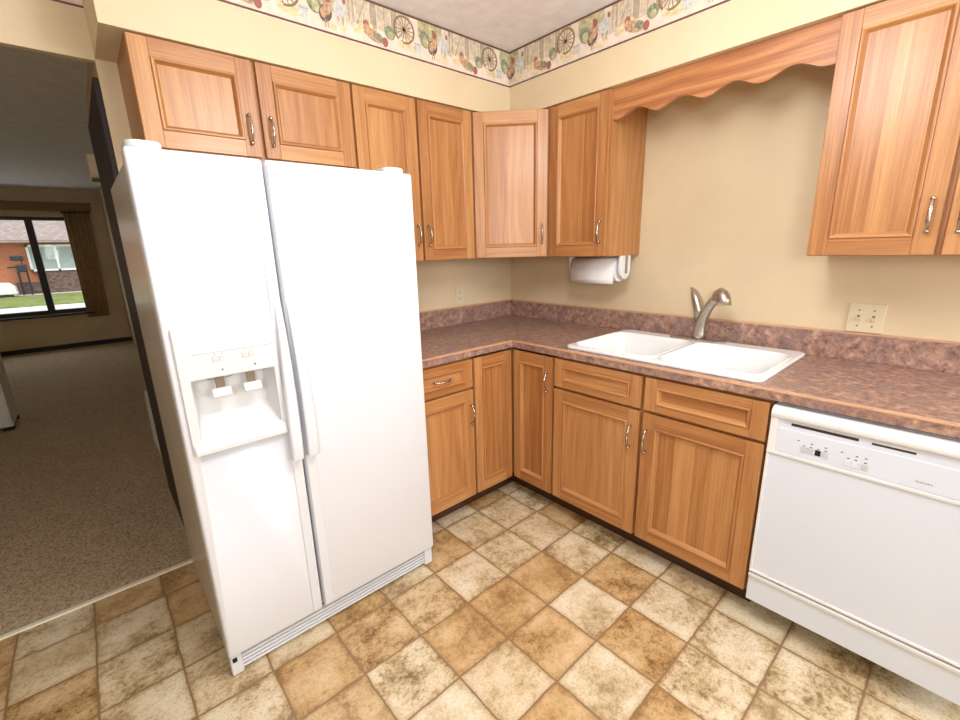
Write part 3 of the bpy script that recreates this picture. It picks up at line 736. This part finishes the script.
# ------------------------------------------------------------------ switch and outlets
SW = thing('light_switch', 'ivory double toggle switch plate on the beige wall above the backsplash', 'light switch', (-.003, -1.968, 1.03))
msw = T(0, -1.968, 1.084) @ RZ(-90)
b = MB(msw); b.box(-.057, .057, -.007, -.0005, -.057, .057, 'z', .003); b.build('plate', M['plate'], SW)
for x in (-.023, .023):
    b = MB(msw); b.box(x-.0045, x+.0045, -.0075, -.0065, -.011, .012); b.build('toggle_slot', M['neck'], SW)
    b = MB(msw @ T(x, -.007, -.001) @ Matrix.Rotation(math.radians(25), 4, 'X')); b.box(-.0042, .0042, -.013, 0, -.007, .005, 'z', .001); b.build('toggle', M['plate'], SW)
    for z in (-.031, .031):
        b = MB(msw); b.tube([(x, -.0066, z), (x, -.0082, z)], .0032, 8); b.build('screw', M['neck'], SW)
OG = 'duplex wall outlets'
def outlet(m, label, mat=None):
    c = m @ Vector((0, 0, -.057)); t = thing('wall_outlet', label, 'outlet', c, OG)
    b = MB(m); b.box(-.035, .035, -.006, -.0005, -.057, .057, 'z', .003); b.build('plate', M['plate'], t)
    for z in (-.020, .020):
        b = MB(m); b.prism(rrect(-.016, .016, z-.014, z+.014, .010), -.0085, -.005, 'y', 'z', .001); rc = b.build('receptacle', M['plate'], t)
        b = MB(m)
        for x in (-.006, .006): b.box(x-.0012, x+.0012, -.0090, -.0080, z-.002, z+.006)
        b.tube([(0, -.0080, z-.007), (0, -.0090, z-.007)], .0022, 8); b.build('slot', M['slot'], rc)
outlet(T(-.477, 0, 1.096), 'ivory wall outlet on the beige wall beneath the corner wall cabinets')
outlet(T(-2.225, 7.28, .36), 'wall outlet low on the far living room wall under the curtain')

# ------------------------------------------------------------------ living room things
ch = thing('doorbell_chime', 'cream box-shaped doorbell chime high on the wall past the dark door', 'doorbell chime', (-2.09, 1.55, 1.86))
b = MB(); b.box(-2.140, -2.056, 1.46, 1.64, 1.875, 2.005, 'z', .012, 3); b.build('cover', M['plate'], ch)
b = MB(); b.box(-2.132, -2.056, 1.50, 1.60, 1.862, 1.876, 'z', .003); b.build('base', M['cornice'], ch)
rg = thing('wall_register', 'cream metal wall register low beside the dark door', 'register', (-2.09, 1.2, .1))
b = MB(); b.box(-2.118, -2.056, .90, 1.45, .13, .50, 'z', .006); b.build('cover', M['register'], rg)
b = MB()
for k in range(9): b.box(-2.124, -2.117, .94, 1.41, .16+k*.036, .172+k*.036, 'z', .002)
b.build('louvre', M['register'], rg)
cr = thing('curtain', 'brown curtain gathered at the right side of the far window', 'curtain', (-2.17, 7.2, .46))
V = []; n = 40
for z in (.47, 1.2, 2.07):
    for i in range(n+1):
        u = i/n; x = -2.335+u*(.30-.02*(2.07-z)); V.append((x, 7.215+.013*math.sin(u*PI*10)+.004*math.sin(u*31+z*3), z))
b = MB(); b.poly(V, [[k*(n+1)+i, k*(n+1)+i+1, (k+1)*(n+1)+i+1, (k+1)*(n+1)+i] for k in range(2) for i in range(n)], smooth=True)
cu = b.build('fabric', M['curtain'], cr); md = cu.modifiers.new('s', 'SOLIDIFY'); md.thickness = .006
b = MB(); b.tube([(-2.36, 7.215, 2.075), (-2.02, 7.215, 2.075)], .01, 10); b.build('heading_rod', M['dark_frame'], cr)
co = thing('window_cornice', 'beige box cornice running above the far window', 'cornice', (-3.3, 7.2, 2.09))
b = MB(); b.box(-4.75, -2.0, 7.165, 7.28, 2.095, 2.20, 'x', .004); b.build('box', M['cornice'], co)
b = MB(); b.box(-4.76, -1.99, 7.158, 7.28, 2.20, 2.215, 'x', .003); b.build('top_moulding', M['cornice'], co)
ca = thing('cabinet', 'white cabinet with black feet standing on the carpet at the left edge', 'cabinet', (-3.2, 3.2, .004))
b = MB(); b.box(-3.45, -2.955, 2.985, 3.40, .035, .76, 'z', .004); b.build('body', M['white_trim'], ca)
for x0 in (-3.445, -3.02):
    for y0 in (2.98, 3.33):
        b = MB(); b.box(x0, x0+.07, y0, y0+.06, .004, .036, 'z', .006); b.build('foot', M['black'], ca)
b = MB(); b.box(-3.44, -2.965, 2.972, 2.986, .06, .74, 'z', .003); b.build('door', M['white_trim'], ca)

# ------------------------------------------------------------------ outside the window
GZ = -.5
struct(MB().box(-30, 25, 7.45, 23.75, GZ-.2, GZ).build('street', M['concrete']))
struct(MB().box(-30, 25, 23.75, 31.6, GZ-.2, GZ+.03).build('lawn', M['lawn']))
struct(MB().box(-30, 25, 31.6, 33.1, GZ-.2, GZ+.03).build('path', M['concrete']))
nh = thing('house', 'neighbouring orange brick house with grey-brown roof across the lawn', 'house', (-2, 36, GZ))
YH = 33.0; k = (YH+2.254)/(22+2.254)       # depth factor from the 22 m measurements
def hx(x): return -2.288+(x+2.288)*k
def hz(z): return 1.396+(z-1.396)*k
b = MB(); b.box(-22, 14, YH, YH+8, GZ, hz(2.02)); b.build('wall', M['brick'], nh)
b = MB(); b.box(hx(-3.55), 14, YH-.18, YH+.01, GZ, hz(.93), 'x', .02); b.box(hx(-4.2), hx(-3.55), YH-.12, YH+.01, GZ, hz(.55), 'x', .02); b.build('stone_base', M['fieldstone'], nh)
b = MB(); b.prism([(YH-.9, hz(2.0)), (YH-.9, hz(2.0)+.14), (YH+4, hz(2.0)+2.6), (YH+8.9, hz(2.0)+.14), (YH+8.9, hz(2.0))], -23, 15, 'x', 'x'); b.build('roof', M['shingle'], nh)
b = MB(); x0, x1, z0, z1 = hx(-3.70), hx(-2.30), hz(.95), hz(1.93)
b.box(x0, x1, YH-.25, YH+.02, z0, z0+.1); b.box(x0, x1, YH-.25, YH+.02, z1-.12, z1)
for xx in (x0, x0+.42, (x0+x1)/2+.1, x1-.1): b.box(xx, xx+.1, YH-.25, YH+.02, z0, z1)
wf = b.build('window', M['white_trim'], nh)
b = MB(); b.box(x0+.05, x1-.05, YH-.1, YH-.06, z0+.05, z1-.05); b.build('pane', M['sheer'], wf)
gr = thing('barbecue_grill', 'black barbecue grill standing against the orange brick wall outside', 'grill', (hx(-3.95), YH-.7, GZ+.03))
gx0, gx1 = hx(-4.06), hx(-3.80)
b = MB(); b.box(gx0+.02, gx1+.05, YH-1.1, YH-.5, hz(.95), hz(1.22), 'z', .05); b.build('firebox', M['charcoal'], gr)
b = MB(); b.box(gx0-.12, gx1-.02, YH-1.0, YH-.45, hz(1.36), hz(1.54), 'z', .04); b.build('raised_lid', M['charcoal'], gr)
b = MB(); b.box(gx0-.3, gx0+.02, YH-1.05, YH-.55, hz(1.10), hz(1.16), 'z', .01); b.build('side_shelf', M['charcoal'], gr)
for x in (gx0+.04, gx1):
    for y in (YH-1.05, YH-.55):
        b = MB(); b.box(x-.03, x+.03, y-.03, y+.03, GZ+.03, hz(.96)); b.build('leg', M['charcoal'], gr)
b = MB(); b.box(gx1-.12, gx1-.08, YH-.8, YH-.75, hz(1.2), hz(1.38)); b.build('lid_arm', M['charcoal'], gr)
wt_ = thing('patio_box', 'white box with a dark lower edge left of the grill outside', 'box', (hx(-4.5), YH-1.5, GZ+.03))
b = MB(); b.prism([(hx(-4.9), hz(.12)+.12), (hx(-4.13), hz(.12)+.12), (hx(-4.16), hz(.45)), (hx(-4.3), hz(.60)), (hx(-4.9), hz(.62))], YH-2, YH-1.2, 'y', 'z', .03); b.build('shell', M['white_trim'], wt_)
b = MB(); b.box(hx(-4.9), hx(-4.28), YH-1.95, YH-1.25, GZ+.03, hz(.12)+.12); b.build('base', M['charcoal'], wt_)
